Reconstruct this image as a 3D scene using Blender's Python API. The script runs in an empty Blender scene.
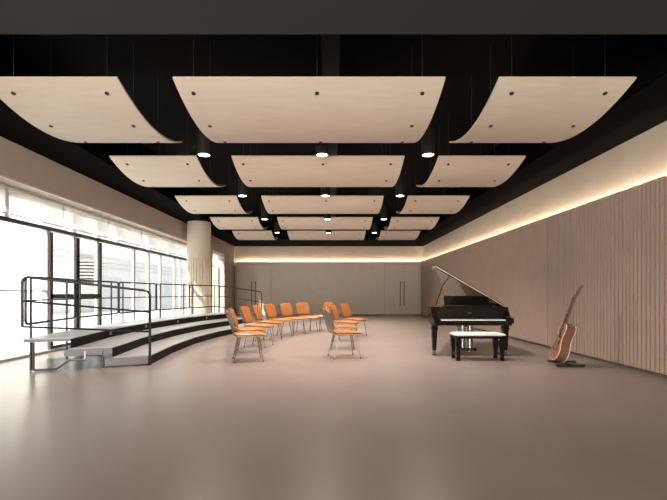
import bpy, bmesh, math, random
from mathutils import Vector, Matrix
random.seed(7)
S = bpy.context.scene
COL = S.collection
PI = math.pi
F, CX, HY, H = 420.0, 333.5, 292.6, 1.15      # focal length in pixels, vanishing point, eye height

# ------------------------------------------------------------------ camera
cd = bpy.data.cameras.new('camera'); cam = bpy.data.objects.new('camera', cd); COL.objects.link(cam)
cam.location = (0, 0, H); cam.rotation_euler = (PI/2, 0, 0)
cd.sensor_width = 36; cd.lens = F/667*36; cd.shift_y = 42.6/667; cd.clip_end = 300
S.camera = cam
# ------------------------------------------------------------------ world, sun, exposure
S.view_settings.view_transform = 'Standard'; S.view_settings.look = 'None'
S.view_settings.gamma = 1; S.view_settings.use_curve_mapping = False
S.view_settings.exposure = 1.25
W = bpy.data.worlds.new('world'); S.world = W; W.use_nodes = True
nt = W.node_tree; nt.nodes.clear()
out = nt.nodes.new('ShaderNodeOutputWorld'); bg = nt.nodes.new('ShaderNodeBackground')
tc = nt.nodes.new('ShaderNodeTexCoord'); mp = nt.nodes.new('ShaderNodeMapping'); mp.inputs['Scale'].default_value = (1.5, 1.5, 7)
nz = nt.nodes.new('ShaderNodeTexNoise'); nz.inputs['Scale'].default_value = 1.6; nz.inputs['Detail'].default_value = 4
cr = nt.nodes.new('ShaderNodeValToRGB')
cr.color_ramp.elements[0].position = .42; cr.color_ramp.elements[0].color = (.76, .83, .92, 1)
cr.color_ramp.elements[1].position = .6; cr.color_ramp.elements[1].color = (.97, .98, 1, 1)
nt.links.new(tc.outputs['Generated'], mp.inputs[0]); nt.links.new(mp.outputs[0], nz.inputs['Vector'])
nt.links.new(nz.outputs['Fac'], cr.inputs[0]); nt.links.new(cr.outputs[0], bg.inputs[0])
bg.inputs[1].default_value = .52; nt.links.new(bg.outputs[0], out.inputs[0])
sl = bpy.data.lights.new('sun', 'SUN'); sl.energy = 6.5; sl.angle = math.radians(1.0); sl.color = (1, .93, .80)
so = bpy.data.objects.new('sun', sl); COL.objects.link(so)
so.rotation_euler = Vector((1.0, 1.5, -1.25)).to_track_quat('-Z', 'Y').to_euler()
so.location = (-12, -4, 12)
# added fill lamp behind the camera, in front of an invented window
al = bpy.data.lights.new('added_fill', 'AREA'); al.shape = 'RECTANGLE'; al.size = 6.0; al.size_y = 2.3; al.energy = 400; al.color = (1, .93, .85)
ao = bpy.data.objects.new('added_fill', al); COL.objects.link(ao); ao.location = (-1.9, -3.85, 1.5)
ao.rotation_euler = Vector((0, 1, .22)).to_track_quat('-Z', 'Z').to_euler()
LAMP_W = 165.0        # watts of each ceiling downlight
LED_E = 27.0         # emission of the cove strips

# ------------------------------------------------------------------ materials
def mat(name, col, rough=.5, metal=0, emit=None, es=0, noise=0, nscale=8, bump=0, spec=None, coat=0, stretch=None):
    m = bpy.data.materials.new(name); m.use_nodes = True
    n = m.node_tree; b = n.nodes['Principled BSDF']
    b.inputs['Base Color'].default_value = (*col, 1); b.inputs['Roughness'].default_value = rough
    b.inputs['Metallic'].default_value = metal
    if spec is not None: b.inputs['Specular IOR Level'].default_value = spec
    if coat: b.inputs['Coat Weight'].default_value = coat; b.inputs['Coat Roughness'].default_value = .03
    if emit: b.inputs['Emission Color'].default_value = (*emit, 1); b.inputs['Emission Strength'].default_value = es
    if noise or bump:
        t = n.nodes.new('ShaderNodeTexCoord'); mp = n.nodes.new('ShaderNodeMapping')
        x = n.nodes.new('ShaderNodeTexNoise'); x.inputs['Scale'].default_value = nscale; x.inputs['Detail'].default_value = 5
        if stretch: mp.inputs['Scale'].default_value = stretch
        n.links.new(t.outputs['Object'], mp.inputs[0]); n.links.new(mp.outputs[0], x.inputs['Vector'])
        if noise:
            r = n.nodes.new('ShaderNodeValToRGB')
            r.color_ramp.elements[0].position = .3; r.color_ramp.elements[1].position = .7
            r.color_ramp.elements[0].color = (*[c*(1-noise) for c in col], 1)
            r.color_ramp.elements[1].color = (*[min(1, c*(1+noise)) for c in col], 1)
            n.links.new(x.outputs['Fac'], r.inputs[0]); n.links.new(r.outputs[0], b.inputs['Base Color'])
        if bump:
            bp = n.nodes.new('ShaderNodeBump'); bp.inputs['Strength'].default_value = bump; bp.inputs['Distance'].default_value = .01
            n.links.new(x.outputs['Fac'], bp.inputs['Height']); n.links.new(bp.outputs[0], b.inputs['Normal'])
    return m
M = dict(
    floor=mat('polished_floor', (.262, .213, .200), .28, noise=.06, nscale=1.2, spec=.4),
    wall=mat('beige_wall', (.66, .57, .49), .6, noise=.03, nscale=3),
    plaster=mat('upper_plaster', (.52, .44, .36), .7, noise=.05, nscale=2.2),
    slat=mat('slat_panel', (.40, .305, .25), .5, noise=.05, nscale=3),
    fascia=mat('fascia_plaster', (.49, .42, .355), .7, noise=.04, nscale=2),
    colm=mat('column_panel', (.58, .50, .42), .55),
    black=mat('black_ceiling', (.006, .0055, .0055), .8, noise=.1, nscale=2, spec=.1),
    soffit=mat('black_soffit', (.0035, .003, .003), .9, spec=.03),
    soffit_lit=mat('black_soffit_lit', (.037, .038, .040), .8, spec=.15),  # lit copy of the black soffit, bounce light put into the colour
    track=mat('charcoal_track', (.03, .03, .03), .6),
    white=mat('white_plaster', (.75, .73, .70), .6),
    panel=mat('pale_wood_panel', (.64, .565, .475), .5, noise=.04, nscale=3, stretch=(1, 6, 6)),
    edge=mat('panel_edge', (.50, .42, .34), .5),
    bolt=mat('dark_bolt', (.03, .025, .02), .5, .3),
    wire=mat('steel_wire', (.05, .05, .05), .6),
    lampb=mat('black_lamp', (.022, .019, .018), .6, spec=.25),
    lens=mat('lamp_lens', (1, .95, .85), .4, emit=(1, .93, .82), es=6),
    led=mat('led_strip', (1, .9, .7), .5, emit=(1, .86, .68), es=LED_E),
    alu=mat('window_aluminium', (.48, .48, .47), .45, .3),
    darkf=mat('dark_window_frame', (.045, .045, .043), .5),
    rail=mat('charcoal_rail', (.016, .016, .018), .45, .1),
    tread=mat('grey_tread', (.36, .355, .36), .38, spec=.6),
    trim=mat('tread_edge', (.105, .104, .11), .4, .2),
    board=mat('dark_riser_board', (.008, .006, .006), .6, spec=.08),
    steel=mat('grey_steel', (.22, .215, .22), .35, .8),
    chrome=mat('chair_steel', (.19, .18, .17), .3, .85),
    shell=mat('grey_shell', (.13, .13, .13), .4, .3),
    orange=mat('orange_pad', (.33, .112, .022), .42, noise=.08, nscale=30),
    oseat=mat('orange_seat', (.36, .135, .034), .30, noise=.08, nscale=30, spec=.7),
    tan=mat('tan_seat_edge', (.62, .36, .17), .55),
    lacq=mat('black_lacquer', (.004, .0035, .003), .10, spec=.4),
    lidu=mat('lacquer_lid', (.022, .024, .017), .15, coat=.6),
    ivory=mat('ivory_keys', (.95, .94, .90), .25),
    gold=mat('gold_plate', (.62, .40, .14), .35, .7),
    brass=mat('brass', (.75, .58, .30), .25, 1),
    silver=mat('silver_lyre', (.42, .41, .40), .22, .9),
    rimw=mat('rim_wood', (.52, .35, .17), .4),
    felt=mat('dark_red_felt', (.10, .012, .015), .8),
    cushion=mat('white_cushion', (.85, .83, .80), .5),
    gtop=mat('guitar_top', (.30, .12, .055), .3, noise=.15, nscale=6, stretch=(1, 8, 1), coat=.4),
    gside=mat('guitar_side', (.19, .085, .055), .28, noise=.25, nscale=5, stretch=(1, 1, 8), coat=.4),
    bind=mat('cream_binding', (.66, .55, .42), .4),
    ebony=mat('ebony', (.02, .013, .010), .35),
    neck=mat('neck_wood', (.16, .07, .035), .35),
    gstand=mat('green_black_stand', (.03, .04, .025), .45, .3),
    handle=mat('bronze_handle', (.13, .075, .05), .35, .7),
    dseam=mat('door_seam', (.36, .30, .25), .7),
    seam=mat('dark_seam', (.10, .075, .06), .7),
    ground=mat('pale_paving', (.82, .80, .78), .8, noise=.06, nscale=1),
    facade=mat('pale_facade', (.92, .90, .87), .8, noise=.03, nscale=1),
    fgrey=mat('facade_grey', (.74, .72, .69), .7),
    fglass=mat('facade_glass', (.78, .77, .76), .6),
)
# window glass
g = bpy.data.materials.new('window_glass'); g.use_nodes = True; n = g.node_tree; n.nodes.clear()
o = n.nodes.new('ShaderNodeOutputMaterial'); mx = n.nodes.new('ShaderNodeMixShader')
tr = n.nodes.new('ShaderNodeBsdfTransparent'); gl = n.nodes.new('ShaderNodeBsdfGlossy'); gl.inputs['Roughness'].default_value = .02
tr.inputs[0].default_value = (.95, .97, .97, 1); mx.inputs[0].default_value = .06
n.links.new(tr.outputs[0], mx.inputs[1]); n.links.new(gl.outputs[0], mx.inputs[2]); n.links.new(mx.outputs[0], o.inputs[0])
M['glass'] = g
# translucent blind fabric
g = bpy.data.materials.new('blind_fabric'); g.use_nodes = True; n = g.node_tree; n.nodes.clear()
o = n.nodes.new('ShaderNodeOutputMaterial'); mx = n.nodes.new('ShaderNodeMixShader'); m2 = n.nodes.new('ShaderNodeMixShader')
df = n.nodes.new('ShaderNodeBsdfDiffuse'); tl = n.nodes.new('ShaderNodeBsdfTranslucent'); tr = n.nodes.new('ShaderNodeBsdfTransparent')
df.inputs[0].default_value = (.85, .84, .82, 1); tl.inputs[0].default_value = (.92, .90, .87, 1)
mx.inputs[0].default_value = .6; m2.inputs[0].default_value = .42
n.links.new(df.outputs[0], mx.inputs[1]); n.links.new(tl.outputs[0], mx.inputs[2])
n.links.new(mx.outputs[0], m2.inputs[1]); n.links.new(tr.outputs[0], m2.inputs[2]); n.links.new(m2.outputs[0], o.inputs[0])
M['fabric'] = g

# ------------------------------------------------------------------ mesh helpers
def box(bm, x0, x1, y0, y1, z0, z1, bev=0, rot=None, seg=2):
    r = bmesh.ops.create_cube(bm, size=1)
    vs = r['verts']
    c = Vector(((x0+x1)/2, (y0+y1)/2, (z0+z1)/2))
    for v in vs: v.co = Vector((v.co.x*(x1-x0), v.co.y*(y1-y0), v.co.z*(z1-z0)))
    if bev:
        es = list({e for v in vs for e in v.link_edges})
        rr = bmesh.ops.bevel(bm, geom=es, offset=bev, segments=seg, affect='EDGES', profile=.5)
        vs = list({v for f in rr['faces'] for v in f.verts} | {v for v in vs if v.is_valid})
    for v in vs:
        if rot is not None: v.co = rot @ v.co
        v.co += c
    return vs
def prism(bm, pts, z0, z1, bev=0):
    """upright prism over a plan outline"""
    lo = [bm.verts.new((p[0], p[1], z0)) for p in pts]; hi = [bm.verts.new((p[0], p[1], z1)) for p in pts]
    fs = [bm.faces.new(lo[::-1]), bm.faces.new(hi)]
    k = len(pts)
    for i in range(k): fs.append(bm.faces.new((lo[i], lo[(i+1) % k], hi[(i+1) % k], hi[i])))
    bmesh.ops.recalc_face_normals(bm, faces=fs)
    return lo+hi
def cyl(bm, p0, p1, r0, r1=None, seg=12):
    if r1 is None: r1 = r0
    p0, p1 = Vector(p0), Vector(p1); d = (p1-p0)
    q = d.to_track_quat('Z', 'Y')
    a = [bm.verts.new(p0+q @ Vector((r0*math.cos(2*PI*i/seg), r0*math.sin(2*PI*i/seg), 0))) for i in range(seg)]
    b = [bm.verts.new(p1+q @ Vector((r1*math.cos(2*PI*i/seg), r1*math.sin(2*PI*i/seg), 0))) for i in range(seg)]
    for i in range(seg): bm.faces.new((a[i], a[(i+1) % seg], b[(i+1) % seg], b[i]))
    bm.faces.new(a[::-1]); bm.faces.new(b)
def tube(bm, pts, r, seg=8, closed=False):
    pts = [Vector(p) for p in pts]; k = len(pts); rings = []
    up = None
    for i in range(k):
        if closed: t = (pts[(i+1) % k]-pts[i-1]).normalized()
        else: t = (pts[min(i+1, k-1)]-pts[max(i-1, 0)]).normalized()
        if up is None:
            up = Vector((0, 0, 1)) if abs(t.z) < .9 else Vector((1, 0, 0))
        u = (up-t*up.dot(t))
        if u.length < 1e-4: u = t.orthogonal()
        u.normalize(); v = t.cross(u); up = u
        rings.append([bm.verts.new(pts[i]+u*r*math.cos(2*PI*j/seg)+v*r*math.sin(2*PI*j/seg)) for j in range(seg)])
    rng = k if closed else k-1
    for i in range(rng):
        a, b = rings[i], rings[(i+1) % k]
        if closed and i == k-1:      # best alignment for the closing ring
            off = min(range(seg), key=lambda o: (a[0].co-b[o].co).length); b = b[off:]+b[:off]
        for j in range(seg): bm.faces.new((a[j], a[(j+1) % seg], b[(j+1) % seg], b[j]))
    if not closed: bm.faces.new(rings[0][::-1]); bm.faces.new(rings[-1])
def rounded(pts, r, k=4, closed=False):
    """fillet the corners of a path"""
    P = [Vector(p) for p in pts]; n_ = len(P); res = []
    for i, p in enumerate(P):
        if not closed and i in (0, n_-1): res.append(p); continue
        a, b = P[i-1], P[(i+1) % n_]
        da, db = (a-p), (b-p); ra = min(r, da.length*.45); rb = min(r, db.length*.45)
        s, e = p+da.normalized()*ra, p+db.normalized()*rb
        for j in range(k+1):
            t = j/k; res.append(s*(1-t)**2+p*2*t*(1-t)+e*t*t)
    return res
def obj(name, bm, m, parent=None, smooth=False, mats=None):
    me = bpy.data.meshes.new(name)
    bmesh.ops.recalc_face_normals(bm, faces=bm.faces[:])
    bm.to_mesh(me); bm.free()
    for k in (mats or [m]): me.materials.append(M[k])
    if smooth:
        for p in me.polygons: p.use_smooth = True
        try: me.set_sharp_from_angle(angle=math.radians(38))
        except Exception: pass
    ob = bpy.data.objects.new(name, me); COL.objects.link(ob)
    if parent: ob.parent = parent
    return ob
def B(): return bmesh.new()
def tag(o, label=None, cat=None, group=None, kind=None):
    if label: o['label'] = label
    if cat: o['category'] = cat
    if group: o['group'] = group
    if kind: o['kind'] = kind
    return o
def empty(name, loc=(0, 0, 0), rz=0):
    o = bpy.data.objects.new(name, None); COL.objects.link(o); o.empty_display_size = .1
    o.location = loc; o.rotation_euler = (0, 0, rz); return o
def copy_tree(o, parent=None):
    c = o.copy(); COL.objects.link(c)
    if parent: c.parent = parent
    for ch in list(o.children): copy_tree(ch, c)
    return c
def struct(name, bm, m, parent=None, **k):
    o = obj(name, bm, m, parent, **k)
    if not parent: o['kind'] = 'structure'
    return o

# ================================================================== THE SETTING
XL, XR, YB, YN = -5.07, 4.45, 21.45, -4.0
ZW, ZC, ZT = 3.53, 4.38, 1.15+1.79      # soffit height, void ceiling, window head soffit
XG = -5.55                              # glazing plane
b = B(); box(b, XG-.12, XR+.4, YN, YB+.4, -.15, 0); struct('floor', b, 'floor')
b = B(); box(b, XL-.3, XR+.4, YN, YB+.4, ZC, ZC+.15); struct('ceiling', b, 'black')
# dropped black soffit ring around the void
IX0, IX1, IY0, IY1 = -4.15, 3.62, 3.87, 18.75
b = B()
box(b, XL-.3, IX0, YN, YB+.3, ZW, ZC); box(b, IX1, XR+.35, YN, YB+.3, ZW, ZC)
box(b, IX0, IX1, IY1, YB+.3, ZW, ZC)
struct('trim_1', b, 'soffit')
b = B(); box(b, IX0, IX1, YN, IY0, ZW, ZC); struct('trim_8', b, 'soffit_lit')  # near side of the soffit ring, painted lighter for floor bounce
b = B(); box(b, -.15, .08, IY0, IY1, 4.12, ZC); struct('trim_2', b, 'track')

# right wall: slatted lower panel, cove, recessed upper plaster
ZL = 2.72
b = B(); box(b, XR, XR+.045, 8.75, YB, 0.05, ZL)
y = YN
while y < 8.72:
    w = random.choice((.052, .06, .068))
    d = 0.0
    box(b, XR+d, XR+.036, y, min(y+w, 8.75), .05, ZL)
    y += w+random.choice((.024, .028))
struct('wall_right', b, 'slat')
b = B(); box(b, XR+.036, XR+.045, YN, 8.75, .05, ZL); struct('wall_right_backing', b, 'seam')
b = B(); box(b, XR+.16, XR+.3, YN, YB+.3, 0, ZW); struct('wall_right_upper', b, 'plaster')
b = B(); box(b, XR+.025, XR+.045, YN, YB, 0, .05); struct('baseboard_right', b, 'seam')
b = B(); box(b, XR+.046, XR+.16, YN, YB+.05, ZL-.12, ZL-.10); struct('trim_3', b, 'plaster')
# back wall
b = B(); box(b, XL+.1, XR+.02, YB, YB+.03, .04, ZL)
struct('wall_back', b, 'wall')
b = B(); box(b, XL-.3, XR+.3, YB+.16, YB+.3, 0, ZW); struct('wall_back_upper', b, 'plaster')
b = B(); box(b, XL+.1, XR+.02, YB+.01, YB+.03, 0, .04); struct('baseboard_back', b, 'seam')
# wall behind the camera
b = B()
box(b, XG-.1, -4.95, YN-.2, YN, 0, ZC); box(b, 1.15, XR+.4, YN-.2, YN, 0, ZC)
box(b, -4.95, 1.15, YN-.2, YN, 0, .35); box(b, -4.95, 1.15, YN-.2, YN, 2.65, ZC)
struct('wall_front', b, 'wall')
w3 = empty('added_window', (-1.9, YN-.1, .35)); w3['kind'] = 'structure'  # unseen window, added to give the fill lamp a source
b = B(); box(b, -3.05, 3.05, -.04, .04, 0, .07); box(b, -3.05, 3.05, -.04, .04, 2.23, 2.3)
box(b, -3.05, -2.98, -.04, .04, .07, 2.23); box(b, 2.98, 3.05, -.04, .04, .07, 2.23); obj('window_frame', b, 'alu', w3)
for k in (-1, 0, 1):
    b = B(); box(b, k*1.5-.03, k*1.5+.03, -.04, .04, .07, 2.23); obj('mullion', b, 'alu', w3)
b = B(); box(b, -2.98, 2.98, -.005, .005, .07, 2.23); obj('pane', b, 'glass', w3)
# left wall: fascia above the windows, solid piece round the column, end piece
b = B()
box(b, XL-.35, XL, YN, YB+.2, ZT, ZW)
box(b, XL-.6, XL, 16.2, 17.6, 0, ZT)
box(b, XL-.6, XL, YN, 6.2, 0, ZT)  # unseen solid stretch, put in to block sun from the near floor
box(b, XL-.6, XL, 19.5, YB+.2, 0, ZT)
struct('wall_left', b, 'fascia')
b = B(); box(b, XG-.1, XL-.35, YN, 16.2, ZT, ZW); box(b, XG-.06, XG+.06, YN, 16.2, 2.81, ZT)
struct('trim_4', b, 'white')
# thin shadow-gap bead under the fascia
b = B(); box(b, XL-.02, XL+.012, YN, 16.2, ZT-.02, ZT+.012); struct('trim_5', b, 'panel')
# sill track on the floor
b = B(); box(b, XG-.12, XG+.10, YN, 16.2, 0, .045); struct('trim_6', b, 'alu')

# LED cove strips
def led(label, x0, x1, y0, y1):
    r = empty('light_strip', ((x0+x1)/2, (y0+y1)/2, ZL-.10))
    cx, cy = (x0+x1)/2, (y0+y1)/2
    tag(r, label, 'light strip', 'warm cove light strips')
    b = B(); box(b, x0-cx, x1-cx, y0-cy, y1-cy, 0, .014); obj('channel', b, 'alu', r)
    b = B(); q = .012
    box(b, x0-cx+q, x1-cx-q, y0-cy+q, y1-cy-q, .014, .03); obj('diffuser', b, 'led', r)
led('warm white light strip glowing along the top of the right slatted wall', XR+.055, XR+.10, YN+.05, YB-.02)
b = B(); box(b, XL+.1, XR-.02, YB+.03, YB+.16, ZL-.12, ZL-.10); struct('trim_7', b, 'plaster')
led('warm white light strip glowing along the top of the back wall above the doors', XL+.12, XR-.02, YB+.045, YB+.09)

# doors in the back wall
def door(idx, cx, w=1.72, h=2.6):
    d = empty('door_%d' % idx, (cx, YB, 0)); d['kind'] = 'structure'
    b = B()
    for s in (-1, 1):
        xa, xb = (0.006, w/2) if s > 0 else (-w/2, -.006)
        lf = B(); box(lf, xa, xb, -.014, .0, .03, h, .003); obj('door_leaf', lf, 'wall', d)
    fr = B()
    box(fr, -w/2-.02, -w/2-.004, -.018, 0, 0, h+.02); box(fr, w/2+.004, w/2+.02, -.018, 0, 0, h+.02); box(fr, -w/2-.02, w/2+.02, -.018, 0, h+.004, h+.02)
    obj('door_frame', fr, 'dseam', d); b.free()
    for s in (-1, 1):
        hb = B(); x = s*.10
        cyl(hb, (x, -.07, .46), (x, -.07, 1.74), .021, seg=12)
        for z in (.6, 1.6): cyl(hb, (x, -.07, z), (x, -.012, z), .012, seg=8)
        obj('door_handle', hb, 'handle', d, smooth=True)
door(1, -4.07); door(2, 3.49)

# column at the left wall
def column():
    r = .39; cx, cy = -4.56, 14.25
    root = empty('column', (cx, cy, 0)); tag(root, 'round beige column with fine vertical flutes between the left windows', 'column')
    b = B(); cyl(b, (0, 0, 2.32), (0, 0, ZW-.004), r, seg=64); obj('column_top', b, 'colm', root, smooth=True)
    b = B(); pts = []
    N = 26
    for i in range(N):
        a0 = 2*PI*i/N
        for f, rr in ((.0, r), (.84, r), (.86, r-.032), (.98, r-.032)):
            for _ in (0,):
                a = a0+2*PI/N*f; pts.append((rr*math.cos(a), rr*math.sin(a)))
    prism(b, pts, 0.0, 2.32); obj('fluted_shaft', b, 'colm', root)
column()

# ---------------------------------------------------------------- windows
def window_big():
    w = empty('window_1', (XG, 0, 0)); w['kind'] = 'structure'
    def Y(px): return -XG*F/(CX-px)
    # transom rail
    b = B(); box(b, -.04, .05, YN, 16.18, 2.355, 2.425); obj('transom', b, 'darkf', w)
    for px in (-420, -190, -60, 47.3, 73.8, 97.0, 133.5, 148, 160, 174, 180):
        y = Y(px); b = B(); box(b, -.04, .03, y-.045, y+.045, .045, 2.355); obj('mullion', b, 'alu', w)
    for px in (-420, -190, 4, 72.5, 96.5, 116.2, 148.5, 168):
        y = Y(px); b = B(); box(b, -.05, .05, y-.06, y+.06, 2.425, 2.81); obj('upper_mullion', b, 'white', w)
    # dark sash of the opening part
    for a_, c_ in ((51, 77), (77, 99.5)):
        b = B(); y0, y1 = Y(a_)-.05, Y(c_)
        box(b, -.02, .03, y0, y0+.07, .10, 2.33); box(b, -.02, .03, y1-.02, y1+.05, .10, 2.33)
        box(b, -.02, .03, y0, y1, 1.03, 1.12); box(b, -.02, .03, y0, y1, .045, .10)
        obj('sash', b, 'darkf', w)
    b = B(); box(b, -.03, .02, Y(-420), Y(47.3), 1.165, 1.195); obj('glazing_bar', b, 'alu', w)
    ys = [YN, Y(-190), Y(-60), Y(47.3), Y(73.8), Y(97), Y(133.5), Y(160), 16.18]
    for i in range(len(ys)-1):
        b = B(); box(b, -.006, .006, ys[i]+.056, ys[i+1]-.056, .045, 2.355); obj('pane', b, 'glass', w)
    b = B(); box(b, -.006, .006, YN, 16.18, 2.425, 2.81); obj('pane', b, 'glass', w)
window_big()
def window_small():
    w = empty('window_2', (XL-.3, 18.55, 0)); w['kind'] = 'structure'
    b = B()
    box(b, -.04, .04, -.95, .95, .0, .1); box(b, -.04, .04, -.95, .95, ZT-.08, ZT)
    for y in (-.95, .87): box(b, -.04, .04, y, y+.08, .1, ZT-.08)
    obj('window_frame', b, 'alu', w)
    b = B(); box(b, -.035, .035, -.50, -.44, .1, ZT-.08); obj('mullion', b, 'darkf', w)
    b = B(); box(b, -.035, .035, -.15, -.07, .1, ZT-.08); obj('mullion', b, 'alu', w)
    b = B(); box(b, -.005, .005, -.87, .87, .1, ZT-.08); obj('pane', b, 'glass', w)
window_small()

# roller blinds
def blind(y0, y1, x, ztop, zbot, label, bow=0.0):
    r = empty('roller_blind', (x, (y0+y1)/2, zbot)); tag(r, label, 'blind', 'white roller blinds along the left windows')
    h = ztop-zbot; w = (y1-y0)/2-.02
    b = B(); N = 10; vs = []
    for i in range(N+1):
        yy = -w+2*w*i/N
        vs.append((b.verts.new((0.004*math.sin(i*1.3), yy, 0)), b.verts.new((0, yy, h-.05))))
    for i in range(N): b.faces.new((vs[i][0], vs[i+1][0], vs[i+1][1], vs[i][1]))
    f = obj('fabric', b, 'fabric', r, smooth=True)
    md = f.modifiers.new('thick', 'SOLIDIFY'); md.thickness = .0015
    f.modifiers.remove(md)
    b = B(); cyl(b, (0, -w, h-.035), (0, w, h-.035), .03, seg=12); obj('roller', b, 'white', r, smooth=True)
    b = B(); box(b, -.008, .008, -w, w, -.014, .008, .003); obj('bottom_bar', b, 'white', r)
    b = B(); tube(b, [(.02, w-.03, h-.04), (.022, w-.03, h-.3)], .004, 6); obj('pull_cord', b, 'darkf', r)
def YX(px, X): return -X*F/(CX-px)
xs_ = XG+.13
ends = [(-260, -60, 'nearest the camera, cut off by the left picture edge'), (-58, 7, 'second nearest, at the left picture edge'),
        (8, 64, 'wide bay above the plain glass nearest the camera'), (65, 108, 'above the dark framed opening sashes'),
        (109, 141, 'above the pale glazing beyond the dark sashes'), (142, 187, 'last bay right before the round column')]
for p0, p1, t in ends[1:]:
    blind(YX(p0, xs_), min(YX(p1, xs_), 16.1), xs_, 2.92, 2.47, 'white translucent roller blind, '+t)
blind(17.68, 19.42, XL-.14, 2.93, 2.27, 'half lowered white roller blind in the narrow window past the round column')

# ---------------------------------------------------------------- outside
b = B(); box(b, -60, XG-.12, -20, 90, -.5, -.16); o = struct('ground', b, 'ground')
b = B(); box(b, XG-1.3, XG-.12, YN, 24, -.16, -.02); o = struct('ground_terrace', b, 'fgrey'); 
def building():
    X0 = -17.0
    r = empty('neighbouring_building', (X0, 45, -.16)); tag(r, 'pale rendered building with louvres seen outside the left windows', 'building')
    b = B(); box(b, -8, 0, -20.5, 30, 0, 7.5); obj('wall', b, 'facade', r)
    for z in (3.1, 3.45, 3.8, 6.2):
        b = B(); box(b, 0, .12, -20.5, 30, z, z+.12); obj('cornice', b, 'fgrey', r)
    for k in range(7):
        y = -14+k*5.6
        b = B(); box(b, 0, .05, y, y+2.6, .9, 2.6); f = obj('window', b, 'fglass', r)
        b = B(); box(b, .05, .09, y+1.26, y+1.34, .9, 2.6); box(b, .05, .09, y, y+2.6, 2.52, 2.6); obj('window_bar', b, 'facade', f)
    # ventilation louvre on a pier
    b = B(); box(b, 0, .8, -17.4, -15.2, 0, 1.9); obj('pier', b, 'fgrey', r)
    b = B()
    for i in range(7): box(b, .0, .9, -17.2, -15.0, 2.05+i*.22, 2.05+i*.22+.13)
    obj('louvre', b, 'fgrey', r)
building()

# ================================================================== CEILING PANELS
ROWY = [4.63, 7.30, 10.31, 13.23, 16.13]
ROWN = ['nearest row to the camera', 'second row from the camera', 'third row from the camera', 'fourth row from the camera', 'farthest row by the back wall']
COLX = [(-3.90, -2.385, 'left column'), (-1.775, 1.235, 'wide centre column'), (1.82, 3.35, 'right column')]
ZP = H+2.365; LP = 2.0; SAG = .20; TH = .022
def arc_z(t):   # t 0..1 along the depth
    return -SAG*(1-(2*t-1)**2)
def make_panel(wid, wide):
    r = empty('ceiling_panel'); b = B(); N = 24; h = wid/2
    rows = []
    for i in range(N+1):
        t = i/N; y = (t-.5)*LP; z = arc_z(t)
        s = -2*SAG*2*(1-2*t)/LP if False else (4*SAG*(2*t-1))/LP
        nrm = Vector((0, -s, 1)).normalized()
        lo = Vector((0, y, z)); hi = lo+nrm*TH
        rows.append([b.verts.new((-h, lo.y, lo.z)), b.verts.new((h, lo.y, lo.z)), b.verts.new((h, hi.y, hi.z)), b.verts.new((-h, hi.y, hi.z))])
    for i in range(N):
        a, c = rows[i], rows[i+1]
        for j in range(4): b.faces.new((a[j], a[(j+1) % 4], c[(j+1) % 4], c[j]))
    b.faces.new(rows[0]); b.faces.new(rows[-1][::-1])
    o = obj('board', b, 'panel', r, smooth=True)
    xs = (-h+.165, .08, h-.215) if wide else (-h+.22, h-.22)
    for x in xs:
        for t in (.10, .42, .80):
            y = (t-.5)*LP; z = arc_z(t)
            s = (4*SAG*(2*t-1))/LP; nrm = Vector((0, -s, 1)).normalized()
            q = Vector((x, y, z))
            if t == .42 and wide and x == .08: continue
            bb = B(); cyl(bb, q-nrm*.012, q+nrm*.002, .022, .026, 12); obj('bolt', bb, 'bolt', r, smooth=True)
            ww = B(); cyl(ww, (x, y, z+.02), (x, y, ZC-ZP-.002), .0028, seg=6); obj('suspension_wire', ww, 'wire', r)
    return r
proto = {}
for ri, y in enumerate(ROWY):
    for x0, x1, cn in COLX:
        wide = x1-x0 > 2
        if wide not in proto: o = proto[wide] = make_panel(x1-x0, wide)
        else: o = copy_tree(proto[wide])
        o.location = ((x0+x1)/2, y+LP/2, ZP)
        tag(o, ('wide' if wide else 'narrow')+' curved pale wood acoustic ceiling panel, '+ROWN[ri]+', '+cn, 'ceiling panel', 'curved acoustic panels hung below the black ceiling')

# downlights
def make_lamp():
    r = empty('pendant_downlight'); L = .40; R_ = .108
    b = B(); cyl(b, (0, 0, .006), (0, 0, L), R_, seg=28); cyl(b, (0, 0, L), (0, 0, L+.015), R_, R_*.9, 28); obj('lamp_body', b, 'lampb', r, smooth=True)
    b = B(); cyl(b, (0, 0, -.004), (0, 0, .006), R_*.86, seg=28); obj('lens', b, 'lens', r, smooth=True)
    b = B()
    N = 28
    ro, ri = R_*1.0, R_*.87
    A = [[b.verts.new((q*math.cos(2*PI*i/N), q*math.sin(2*PI*i/N), z)) for i in range(N)] for q, z in ((ro, .006), (ro, -.01), (ri, -.01), (ri, .006))]
    for k in range(4):
        for i in range(N): b.faces.new((A[k][i], A[k][(i+1) % N], A[(k+1) % 4][(i+1) % N], A[(k+1) % 4][i]))
    obj('bezel', b, 'lampb', r, smooth=True)
    b = B(); cyl(b, (0, 0, L+.015), (0, 0, ZC-(H+2.29)-.03), .012, seg=8); obj('stem', b, 'lampb', r, smooth=True)
    b = B(); cyl(b, (0, 0, ZC-(H+2.29)-.03), (0, 0, ZC-(H+2.29)-.001), .05, seg=16); obj('ceiling_rose', b, 'lampb', r, smooth=True)
    ld = bpy.data.lights.new('lamp_light', 'SPOT'); ld.energy = LAMP_W; ld.spot_size = math.radians(128); ld.spot_blend = .7
    ld.shadow_soft_size = .08; ld.color = (1, .89, .76)
    lo = bpy.data.objects.new('lamp_light', ld); COL.objects.link(lo); lo.parent = r; lo.location = (0, 0, -.03)
    return r
lamp = make_lamp(); first = True
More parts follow.
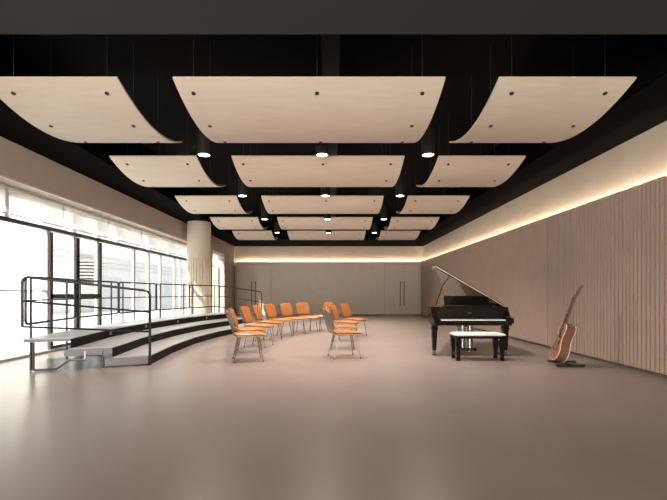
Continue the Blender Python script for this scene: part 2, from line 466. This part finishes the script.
for ri, y in enumerate((6.97, 9.92, 13.09, 16.03)):
    for x, nm in ((-2.15, 'leftmost'), (-.19, 'middle'), (1.57, 'rightmost')):
        o = lamp if first else copy_tree(lamp); first = False
        o.location = (x, y, H+2.29)
        tag(o, 'black cylinder ceiling downlight, %s of the three in the %s row from the camera' % (nm, ('first', 'second', 'third', 'fourth')[ri]), 'ceiling light', 'black cylinder downlights between the panels')

# ================================================================== CHOIR RISERS
BP = [(-4.48, 6.06), (-4.78, 7.72), (-4.81, 9.35), (-4.71, 11.1), (-4.40, 12.75), (-3.88, 14.25)]
FP = [(-2.91, 6.67), (-3.06, 8.02), (-3.10, 9.45), (-2.97, 10.85), (-2.70, 12.2), (-2.33, 13.55)]
def lerp(a, b, t): return (a[0]+(b[0]-a[0])*t, a[1]+(b[1]-a[1])*t)
TF = [(0, .37, .48), (.365, .70, .32), (.695, 1.0, .16)]
UN = ['nearest the camera', 'second from the camera', 'middle of the five', 'second from the far end', 'farthest, beside the round column']
for k in range(5):
    b0, b1, f0, f1 = BP[k], BP[k+1], FP[k], FP[k+1]
    cx, cy = lerp(lerp(b0, b1, .5), lerp(f0, f1, .5), .5)
    r = empty('choir_riser', (cx, cy, 0))
    tag(r, 'three step curved choir riser section with back rail, '+UN[k], 'choir riser', 'curved choir riser sections by the windows')
    def P(u, t, z=None):      # u across (0 back,1 front), t along
        p = lerp(lerp(b0, f0, u), lerp(b1, f1, u), t)
        return (p[0]-cx, p[1]-cy) if z is None else Vector((p[0]-cx, p[1]-cy, z))
    for i, (u0, u1, z) in enumerate(TF):
        b = B(); e = .003
        prism(b, [P(u0, e), P(u1, e), P(u1, 1-e), P(u0, 1-e)], z-.018, z); obj('tread', b, 'tread', r)
        zb = TF[i+1][2] if i < 2 else 0.0
        b = B(); w_ = .02
        prism(b, [P(u1-w_, e), P(u1-.004, e), P(u1-.004, 1-e), P(u1-w_, 1-e)], zb+.002, z-.018); obj('riser_board', b, 'board', r)
    # end frames
    for t, s in ((.012, 1), (.988, -1)):
        b = B()
        zt = .43
        path = rounded([P(.07, t, zt), P(.07, t, .02), P(.24, t, .02), P(.33, t, .14), P(.46, t, .14), P(.46, t, .27)], .02, 2)
        tube(b, path, .018, 6)
        obj('leg_frame', b, 'steel', r)
        b = B(); tube(b, [P(.60, t, .27), P(.60, t, .0)], .018, 6); obj('leg', b, 'steel', r)
        ee = .004 if s > 0 else .996; e2 = ee+.012*s
        for ua, ub, za, zb_ in ((.0, .35, .425, .462), (.30, .68, .20, .302), (.62, .98, .02, .142)):
            b = B(); prism(b, [P(ua, ee), P(ub, ee), P(ub, e2), P(ua, e2)], za, zb_); obj('end_apron', b, 'trim', r)
    for u, z in ((.374, .40),):
        q = P(u, .97, z); b = B(); box(b, q.x-.012, q.x+.012, q.y-.03, q.y+.03, z-.03, z+.03, .004); obj('coupling_clip', b, 'steel', r)
    # back guard rail
    u = .015; t0, t1 = .008, .992
    g_ = B()
    tube(g_, rounded([P(u, t0, .69), P(u, t0, 1.38), P(u, t1, 1.38), P(u, t1, .69)], .07, 4, True), .018, 8, True)
    rl = obj('guard_rail', g_, 'rail', r, smooth=True)
    b = B(); tube(b, [P(u, t0, 1.035), P(u, t1, 1.035)], .012, 8); obj('middle_rail', b, 'rail', rl)
    for t in (.12, .83):
        b = B(); tube(b, [P(u-.012, t, 1.37), P(u-.012, t, .0)], .016, 8); obj('rail_post', b, 'rail', rl)
    # side rails at the two ends
    if k in (0, 4):
        t = -.012 if k == 0 else 1.012
        g_ = B()
        tube(g_, rounded([P(0.0, t, .66), P(0.0, t, 1.38), P(1.0, t, 1.175), P(1.0, t, .0)], .09, 5), .020, 8)
        sr = obj('end_rail', g_, 'rail', r, smooth=True)
        b = B(); tube(b, [P(0, t, .66), P(1, t, .53)], .014, 8); obj('lower_rail', b, 'rail', sr)
        b = B(); tube(b, [P(0, t, 1.03), P(1, t, .84)], .014, 8); obj('middle_rail', b, 'rail', sr)

# ================================================================== CHAIRS
def rr_outline(w, h, r, k=5):
    pts = []
    for cx, cy, a in ((w/2-r, h/2-r, 0), (-w/2+r, h/2-r, PI/2), (-w/2+r, -h/2+r, PI), (w/2-r, -h/2+r, 1.5*PI)):
        for j in range(k+1): pts.append((cx+r*math.cos(a+PI/2*j/k), cy+r*math.sin(a+PI/2*j/k)))
    return pts
def slab(b, outline, th, fn, bulge=.0):
    """closed pad over outline (u,v); fn(u,v,n)->Vector, n from 0 to th, slightly domed"""
    rings = []
    for s, nn in ((.86, 0), (1, th*.25), (1, th*.75), (.90, th), (.55, th+bulge)):
        rings.append([b.verts.new(fn(p[0]*s, p[1]*s, nn)) for p in outline])
    k = len(outline)
    for a, c in zip(rings, rings[1:]):
        for i in range(k): b.faces.new((a[i], a[(i+1) % k], c[(i+1) % k], c[i]))
    b.faces.new(rings[0][::-1]); b.faces.new(rings[-1])
def make_chair():
    r = empty('stacking_chair')
    A0 = Vector((-.235, 0, .47)); lean = Vector((-.36, 0, 1)).normalized(); nrm = Vector((lean.z, 0, -lean.x))
    b = B(); slab(b, rr_outline(.52, .45, .09), .035, lambda u, v, n: Vector((u+.035, v, .435+n+.02*(u/.23)**2*(1 if u > 0 else .3)*-1 if u > .1 else .435+n)), .006)
    st = obj('seat', b, 'oseat', r, smooth=True)
    b = B(); slab(b, rr_outline(.525, .455, .09), .014, lambda u, v, n: Vector((u+.035, v, .419+n+(-.02*(u/.23)**2 if u > .1 else 0)))); obj('seat_shell', b, 'tan', r, smooth=True)
    def bf(off):
        def f(u, v, n):
            c = A0+lean*(.21+u)+nrm*(n+off+.045*(v/.2)**2*.5); return Vector((c.x, v, c.z))
        return f
    b = B(); slab(b, rr_outline(.37, .41, .085), .028, bf(.0), .005); obj('backrest', b, 'orange', r, smooth=True)
    b = B(); slab(b, rr_outline(.39, .43, .09), .014, bf(-.014)); obj('back_shell', b, 'shell', r, smooth=True)
    for s in (-1, 1):
        b = B(); tube(b, rounded([(.16, s*.20, .42), (-.18, s*.205, .42), (-.235, s*.21, .455), tuple(A0+lean*.36+Vector((0, s*.212, 0)))], .06, 4), .009, 8)
        obj('back_upright', b, 'chrome', r, smooth=True)
        for x0, x1 in ((.17, .235), (-.15, -.235)):
            b = B(); tube(b, [(x0, s*.20, .42), (x1, s*.235, .012)], .009, 8); lg = obj('leg', b, 'chrome', r, smooth=True)
            b = B(); cyl(b, (x1, s*.235, 0), (x1, s*.235, .02), .014, seg=8); obj('foot_cap', b, 'bolt', lg)
    b = B()
    for x in (.12, -.13): tube(b, [(x, -.2, .41), (x, .2, .41)], .010, 6)
    obj('cross_bar', b, 'chrome', r, smooth=True)
    return r
chair = make_chair()
CH = [  # x, y, facing angle in degrees (0 = +X), label tail, group
    (-1.46, 7.15, 15, 'nearest the camera in the left arc', 'L'),
    (-1.64, 8.12, 6, 'second from the camera in the left arc', 'L'),
    (-1.61, 9.05, -12, 'third from the camera in the left arc', 'L'),
    (-1.56, 10.1, -14, 'fourth from the camera in the left arc', 'L'),
    (-1.41, 10.95, -27, 'fifth from the camera in the left arc', 'L'),
    (-1.11, 11.6, -40, 'sixth from the camera in the left arc', 'L'),
    (-.78, 12.3, -60, 'seventh in the left arc, facing nearly forward', 'L'),
    (-.40, 12.75, -138, 'last of the left arc, partly hidden and facing left', 'L'),
    (.19, 7.5, 14, 'nearest of the right cluster, its dark back to the left', 'R'),
    (.19, 8.75, -2, 'second from the camera in the right cluster', 'R'),
    (.30, 10.1, -18, 'third from the camera in the right cluster', 'R'),
    (.56, 11.2, -34, 'farthest of the right cluster, turned toward the piano', 'R'),
]
for i, (x, y, a, t, gp) in enumerate(CH):
    o = chair if i == 0 else copy_tree(chair)
    o.location = (x, y, 0); o.rotation_euler = (0, 0, math.radians(a))
    tag(o, 'orange padded metal chair, '+t, 'chair', 'orange chairs in the left arc' if gp == 'L' else 'orange chairs in the right cluster')

# ================================================================== GRAND PIANO
def piano():
    PX, PY = 1.80, 7.50
    r = empty('grand_piano', (PX, PY, 0)); tag(r, 'glossy black grand piano with raised lid beside the right wall', 'piano')
    Wd = 1.42; ZB, ZR = .585, .885
    tail = [(1.42, 1.95), (1.37, 2.2), (1.22, 2.31), (1.0, 2.33), (.78, 2.30), (.62, 2.16), (.50, 1.88), (.38, 1.55), (.27, 1.22), (.15, .93), (.04, .72), (0, .58)]
    def smooth_poly(pts, it=2):
        for _ in range(it):
            q = [pts[0]]
            for a, c in zip(pts, pts[1:]):
                q.append((a[0]*.75+c[0]*.25, a[1]*.75+c[1]*.25)); q.append((a[0]*.25+c[0]*.75, a[1]*.25+c[1]*.75))
            q.append(pts[-1]); pts = q
        return pts
    curve = smooth_poly([(1.42, .30)]+tail+[(0, .30)])
    # rim: outer wall ring
    def inset(pts, d):
        res = []
        for i, p in enumerate(pts):
            a = Vector(pts[max(i-1, 0)]); c = Vector(pts[min(i+1, len(pts)-1)]); t = (c-a).normalized(); nn = Vector((-t.y, t.x))
            res.append((p[0]+nn.x*d, p[1]+nn.y*d))
        return res
    inn = inset(curve, .045)
    b = B(); prism(b, curve+inn[::-1], ZB, ZR); obj('rim', b, 'lacq', r, smooth=True)
    b = B(); inn2 = inset(curve, .047); in3 = inset(curve, .062); prism(b, inn2+in3[::-1], ZR-.12, ZR-.004); obj('inner_rim', b, 'rimw', r, smooth=True)
    b = B(); prism(b, inset(curve, .05), ZB+.1, ZB+.12); obj('soundboard', b, 'rimw', r)
    b = B(); prism(b, inset(curve, .09), ZR-.09, ZR-.07); pl = obj('gold_plate', b, 'gold', r); pl['label'] = 'golden cast iron plate'
    b = B()
    for k in range(30):
        x = .16+k*.038; y1 = .5+1.25*min(1, (.25+x*.75/1.3)); cyl(b, (x, .45, ZR-.055), (x+.05, y1*.9, ZR-.055), .002, seg=4)
    obj('strings', b, 'brass', r)
    # belly beams below
    b = B()
    for x0, y0, x1, y1 in ((.2, .5, 1.0, 1.7), (1.2, .5, 1.05, 1.7), (.7, .45, 1.02, 1.65)):
        d = Vector((x1-x0, y1-y0, 0)).normalized(); s = Vector((-d.y, d.x, 0))*.035
        prism(b, [(x0+s.x, y0+s.y), (x0-s.x, y0-s.y), (x1-s.x, y1-s.y), (x1+s.x, y1+s.y)], ZB-.02, ZB+.06)
    obj('belly_beam', b, 'lidu', r)
    b = B(); prism(b, inset(curve, .05), ZB+.02, ZB+.05); obj('case_bottom', b, 'lidu', r)
    # key bed, cheeks, key slip, fallboard
    b = B(); box(b, .02, 1.40, .01, .42, .56, .62, .008); obj('keybed', b, 'lacq', r)
    for x0, x1 in ((-.005, .085), (1.335, 1.425)):
        b = B(); ins = [(0.0, .60), (0.0, .665), (.02, .69), (.10, .70), (.17, .73), (.22, .80), (.26, ZR), (.34, ZR), (.34, .60)]
        ins = [Vector(p) for p in ins]
        lo = [b.verts.new((x0, p[0]+.0, p[1])) for p in ins]; hi = [b.verts.new((x1, p[0], p[1])) for p in ins]
        b.faces.new(lo); b.faces.new(hi[::-1])
        for i in range(len(ins)): b.faces.new((lo[i], lo[(i+1) % len(ins)], hi[(i+1) % len(ins)], hi[i]))
        obj('cheek', b, 'lacq', r)
    for x0, x1 in ((.085, .13), (1.29, 1.335)):
        b = B(); box(b, x0, x1, .03, .24, .62, .668, .005); obj('key_block', b, 'lacq', r)
    b = B(); box(b, .09, 1.33, .005, .028, .61, .648, .004); obj('key_slip', b, 'lacq', r)
    b = B(); n_ = 52; w = 1.16/n_
    for k in range(n_): box(b, .13+k*w+.0006, .13+(k+1)*w-.0006, .035, .195, .63, .662)
    obj('white_keys', b, 'ivory', r)
    b = B()
    for k in range(n_-1):
        if k % 7 in (0, 2, 3, 5, 6): box(b, .13+(k+1)*w-.006, .13+(k+1)*w+.006, .10, .195, .662, .674, .002)
    obj('black_keys', b, 'ebony', r)
    b = B(); box(b, .13, 1.29, .188, .196, .662, .668); obj('key_felt', b, 'felt', r)
    b = B(); rot = Matrix.Rotation(math.radians(-8), 3, 'X'); box(b, .086, 1.334, .205, .225, .665, .872, .006, rot=rot); fb = obj('fallboard', b, 'lacq', r)
    fb.location.y = .01
    b = B()      # small gold maker emblem on the fallboard (a mark too small to read)
    for x, ww, hh in ((.660, .006, .022), (.672, .010, .016), (.688, .008, .022), (.702, .012, .016), (.718, .006, .020)):
        box(b, x, x+ww, .196, .206, .775-hh/2, .775+hh/2, rot=None)
    obj('emblem', b, 'brass', r)
    # pin block / top front board between cheeks
    b = B(); box(b, .05, 1.37, .245, .50, .86, .884, .003); obj('front_top_board', b, 'lacq', r)
    # music desk
    b = B(); rot = Matrix.Rotation(math.radians(-20), 3, 'X')
    box(b, .33, 1.16, .485, .505, .905, 1.075, .006, rot=rot); md = obj('music_desk', b, 'lacq', r)
    b = B(); cyl(b, (.33, .50, .91), (.33, .54, 1.08), .022, seg=12); cyl(b, (.318, .53, 1.075), (1.165, .53, 1.075), .016, seg=10); obj('desk_scroll', b, 'lacq', md, smooth=True)
    b = B(); box(b, .30, 1.18, .40, .60, .886, .905, .003); obj('desk_shelf', b, 'lacq', md)
    # lid hinged on the right side
    hx, hz, ang = 1.40, ZR+.012, math.radians(30)
    lo_pts = smooth_poly([(1.44, .52)]+[(x+(.03 if x > .7 else -.03), y+.02) for x, y in tail]+[(-.05, .52)])
    def L(x, y, n):
        d = hx-x; return Vector((hx-d*math.cos(ang)+n*math.sin(ang), y, hz+d*math.sin(ang)+n*math.cos(ang)))
    b = B(); lo = [b.verts.new(L(x, y, 0)) for x, y in lo_pts]; hi = [b.verts.new(L(x, y, .024)) for x, y in lo_pts]
    b.faces.new(lo[::-1]); b.faces.new(hi); k_ = len(lo)
    for i in range(k_): b.faces.new((lo[i], lo[(i+1) % k_], hi[(i+1) % k_], hi[i]))
    lid = obj('lid', b, 'lidu', r, smooth=True)
    b = B()   # folded front flap on top of the lid
    q = [(1.42, .50), (1.42, .92), (-.04, .92), (-.04, .50)]
    lo = [b.verts.new(L(x, y, .026)) for x, y in q]; hi = [b.verts.new(L(x, y, .046)) for x, y in q]
    b.faces.new(lo[::-1]); b.faces.new(hi)
    for i in range(4): b.faces.new((lo[i], lo[(i+1) % 4], hi[(i+1) % 4], hi[i]))
    obj('front_flap', b, 'lacq', lid)
    b = B(); tube(b, [L(1.42, .505, .026), L(-.05, .505, .026)], .008, 6); e = obj('lid_glint', b, 'bind', lid); e['label'] = 'painted glint along the front edge of the lid'  # pale tube standing in for light reflected along the lid edge
    for y in (.7, 1.2):
        b = B(); cyl(b, (hx+.022, y-.05, hz-.004), (hx+.022, y+.05, hz-.004), .009, seg=8); obj('hinge', b, 'brass', lid)
    top = L(.56, 2.0, -.004)
    b = B(); tube(b, [(.385, 1.5, ZR-.02), tuple(top)], .011, 8); obj('lid_prop', b, 'lacq', r)
    # legs with casters
    for x, y in ((.045, .20), (1.345, .20), (1.05, 1.85)):
        b = B(); rings = []
        for z, w_ in ((.10, .030), (.14, .034), (.45, .048), (.50, .060), (.52, .050), (.56, .062), (.585, .062)):
            rings.append([b.verts.new((x+sx*w_, y+sy*w_, z)) for sx, sy in ((-1, -1), (1, -1), (1, 1), (-1, 1))])
        for a, c in zip(rings, rings[1:]):
            for j in range(4): b.faces.new((a[j], a[(j+1) % 4], c[(j+1) % 4], c[j]))
        b.faces.new(rings[0][::-1]); b.faces.new(rings[-1]); lg = obj('leg', b, 'lacq', r)
        b = B(); cyl(b, (x, y, .055), (x, y, .10), .028, .034, 12); cyl(b, (x-.03, y+.01, .03), (x+.03, y+.01, .03), .03, seg=14)
        c_ = obj('caster', b, 'silver', lg, smooth=True); c_['label'] = 'silver caster'
    # pedal lyre
    b = B()
    for x in (.645, .785): cyl(b, (x, .46, .11), (x, .46, .57), .052, seg=18)
    box(b, .56, .88, .42, .50, .53, .58, .01); ly = obj('lyre', b, 'silver', r, smooth=True); ly['label'] = 'grey metallic pedal lyre'
    b = B(); box(b, .55, .89, .38, .52, .05, .11, .012); obj('pedal_box', b, 'lacq', ly)
    for x in (.62, .715, .81):
        b = B(); box(b, x-.017, x+.017, .26, .39, .062, .074, .004); obj('pedal', b, 'brass', ly)
    b = B(); tube(b, [(.65, .5, .12), (.67, .95, .58)], .008, 6); tube(b, [(.78, .5, .12), (.77, .95, .58)], .008, 6); obj('lyre_brace', b, 'brass', ly)
piano()

def bench():
    r = empty('piano_bench', (2.47, 7.22, 0)); tag(r, 'black piano bench with white padded top in front of the grand piano', 'bench')
    w, d = .425, .175
    b = B(); slab(b, rr_outline(2*w, 2*d, .02), .048, lambda u, v, n: Vector((u, v, .415+n)), .004); obj('seat', b, 'cushion', r, smooth=True)
    b = B(); box(b, -w+.01, w-.01, -d+.01, d-.01, .375, .415, .006); obj('apron', b, 'lacq', r)
    for s in (-1, 1):
        for q in (-1, 1):
            b = B(); x, y = s*(w-.055), q*(d-.03); rings = []
            for z, wd in ((0, .030), (.03, .034), (.05, .024), (.14, .030), (.24, .042), (.32, .046), (.35, .034), (.375, .048)):
                rings.append([b.verts.new((x+sx*wd, y+sy*wd*.7, z)) for sx, sy in ((-1, -1), (1, -1), (1, 1), (-1, 1))])
            for a, c in zip(rings, rings[1:]):
                for j in range(4): b.faces.new((a[j], a[(j+1) % 4], c[(j+1) % 4], c[j]))
            b.faces.new(rings[0][::-1]); b.faces.new(rings[-1]); obj('leg', b, 'lacq', r)
        b = B(); box(b, s*(w-.055)-.014, s*(w-.055)+.014, -d+.05, d-.05, .09, .12, .004); obj('stretcher', b, 'lacq', r)
        b = B(); cyl(b, (s*(w+.0), 0, .395), (s*(w+.035), 0, .395), .022, seg=14); obj('height_knob', b, 'lacq', r, smooth=True)
bench()

# ================================================================== GUITAR ON ITS STAND
def guitar():
    g = 1.22
    base = Vector((3.49, 6.72, .085)); ln = math.radians(18)
    u = Vector((math.sin(ln), 0, math.cos(ln))); n_ = Vector((-math.cos(ln), 0, math.sin(ln)))
    yw = math.radians(-14)
    rz = Matrix.Rotation(yw, 3, 'Z'); u = rz @ u; n_ = rz @ n_; w = u.cross(n_).normalized()
    r = empty('acoustic_guitar', base); tag(r, 'brown acoustic guitar with cream binding leaning on a low stand by the slatted wall', 'guitar')
    def G(a, v, h): return (w*a+u*v+n_*h)*g       # across, up the neck, toward the front
    # half outline (v, halfwidth)
    prof = [(0, 0), (.004, .06), (.02, .115), (.05, .16), (.09, .188), (.13, .196), (.17, .190), (.21, .165), (.25, .137), (.285, .124), (.32, .122), (.355, .130), (.39, .142), (.42, .146), (.45, .138), (.475, .115), (.492, .075), (.498, .03), (.498, 0)]
    loop = [(a, v) for v, a in prof]+[(-a, v) for v, a in prof[-2:0:-1]]
    D = .118
    def plate(b, h0, h1, s=1.0):
        c = .245
        lo = [b.verts.new(G(a*s, c+(v-c)*s, h0)) for a, v in loop]; hi = [b.verts.new(G(a*s, c+(v-c)*s, h1)) for a, v in loop]
        b.faces.new(lo); b.faces.new(hi[::-1]); k = len(loop)
        for i in range(k): b.faces.new((lo[i], lo[(i+1) % k], hi[(i+1) % k], hi[i]))
    b = B(); plate(b, -D+.004, -.004, .992); obj('body', b, 'gside', r, smooth=True)
    b = B(); plate(b, -.004, .001, .985); tp = obj('soundboard', b, 'gtop', r, smooth=True)
    for h, nm in ((-.003, 'front binding'), (-D+.003, 'back binding')):
        b = B(); tube(b, [G(a, v, h) for a, v in loop], .0065, 6, True); o = obj('binding', b, 'bind', r, smooth=True); o['label'] = 'cream '+nm
    b = B(); cyl(b, G(0, .335, .0005), G(0, .335, .0022), .055*g, seg=28); obj('sound_hole', b, 'ebony', tp)
    b = B()
    for i in range(32):
        a0, a1 = 2*PI*i/32, 2*PI*(i+1)/32
        q = [G(rr*math.cos(a), .335+rr*math.sin(a), .0026) for a, rr in ((a0, .052), (a1, .052), (a1, .064), (a0, .064))]
        b.faces.new([b.verts.new(x) for x in q])
    obj('rosette', b, 'bind', tp)
    def gb(a0, a1, v0, v1, h0, h1, a2=None, a3=None, dh=0):
        b = B(); a2 = a0 if a2 is None else a2; a3 = a1 if a3 is None else a3
        c = [G(a0, v0, h0), G(a1, v0, h0), G(a3, v1, h0+dh), G(a2, v1, h0+dh), G(a0, v0, h1), G(a1, v0, h1), G(a3, v1, h1+dh), G(a2, v1, h1+dh)]
        v = [b.verts.new(x) for x in c]
        for f in ((3, 2, 1, 0), (4, 5, 6, 7), (0, 1, 5, 4), (1, 2, 6, 5), (2, 3, 7, 6), (3, 0, 4, 7)): b.faces.new([v[i] for i in f])
        return b
    br = obj('bridge', gb(-.08, .08, .135, .165, .001, .011), 'ebony', r)
    obj('saddle', gb(-.04, .04, .153, .157, .011, .016), 'bind', br)
    obj('pickguard', gb(.02, .085, .22, .32, .001, .004, .055, .10), 'ebony', r)
    obj('neck', gb(-.027, .027, .46, .86, -.022, .004, -.022, .022), 'neck', r)
    obj('heel', gb(-.022, .022, .44, .51, -.09, -.02, -.015, .015), 'neck', r)
    fbm = obj('fretboard', gb(-.029, .029, .385, .86, .004, .011, -.022, .022), 'ebony', r)
    b = B()
    for k in range(1, 20):
        v = .86-.645*(1-2**(-k/12)); hw = .022+.007*(.86-v)/.475
        cyl(b, G(-hw, v, .0115), G(hw, v, .0115), .0014, seg=5)
    obj('frets', b, 'silver', fbm)
    hd = obj('headstock', gb(-.027, .027, .858, 1.03, -.020, -.004, -.036, .036, -.032), 'neck', r)
    for s in (-1, 1):
        for k in range(3):
            v = .89+k*.048; b = B(); q = G(s*.030, v, -.012-.030*(v-.86)/.17); q2 = G(s*.052, v, -.012-.030*(v-.86)/.17)
            cyl(b, q, q2, .005, seg=8); cyl(b, G(s*.05, v, -.014-.03*(v-.86)/.17), G(s*.066, v, -.014-.03*(v-.86)/.17), .012, seg=10); obj('tuning_peg', b, 'silver', hd, smooth=True)
    b = B()
    for k in range(6): a = (-.018+.0072*k); cyl(b, G(a*1.3, .155, .016), G(a, .86, .0135), .0009, seg=4)
    obj('strings', b, 'silver', r)
    # stand: two low bars, centre link, prongs and a back post
    s = empty('guitar_stand', (3.68, 6.74, 0)); tag(s, 'low dark metal stand holding the acoustic guitar off the floor', 'guitar stand')
    o_ = Vector((3.68, 6.74, 0))
    def T(*pts, rad=.014): 
        b = B(); tube(b, [Vector(p)-o_ for p in pts], rad, 8); return b
    obj('foot_bar', T((3.44, 6.46, .02), (3.88, 6.50, .02), rad=.016), 'gstand', s, smooth=True)
    obj('foot_bar', T((3.54, 6.92, .02), (3.98, 6.90, .02), rad=.016), 'gstand', s, smooth=True)
    obj('link_bar', T((3.70, 6.52, .024), (3.70, 6.97, .024)), 'gstand', s, smooth=True)
    obj('post', T((3.66, 6.74, .03), (3.74, 6.74, .36), rad=.014), 'gstand', s, smooth=True)
    obj('cradle_arm', T((3.43, 6.72, .075), (3.44, 6.72, .05), (3.70, 6.72, .045), rad=.012), 'gstand', s, smooth=True)
    b = B(); box(b, 3.50-o_.x, 3.60-o_.x, -.05, .05, .03, .072, .006); obj('rest_pad', b, 'bolt', s)
guitar()
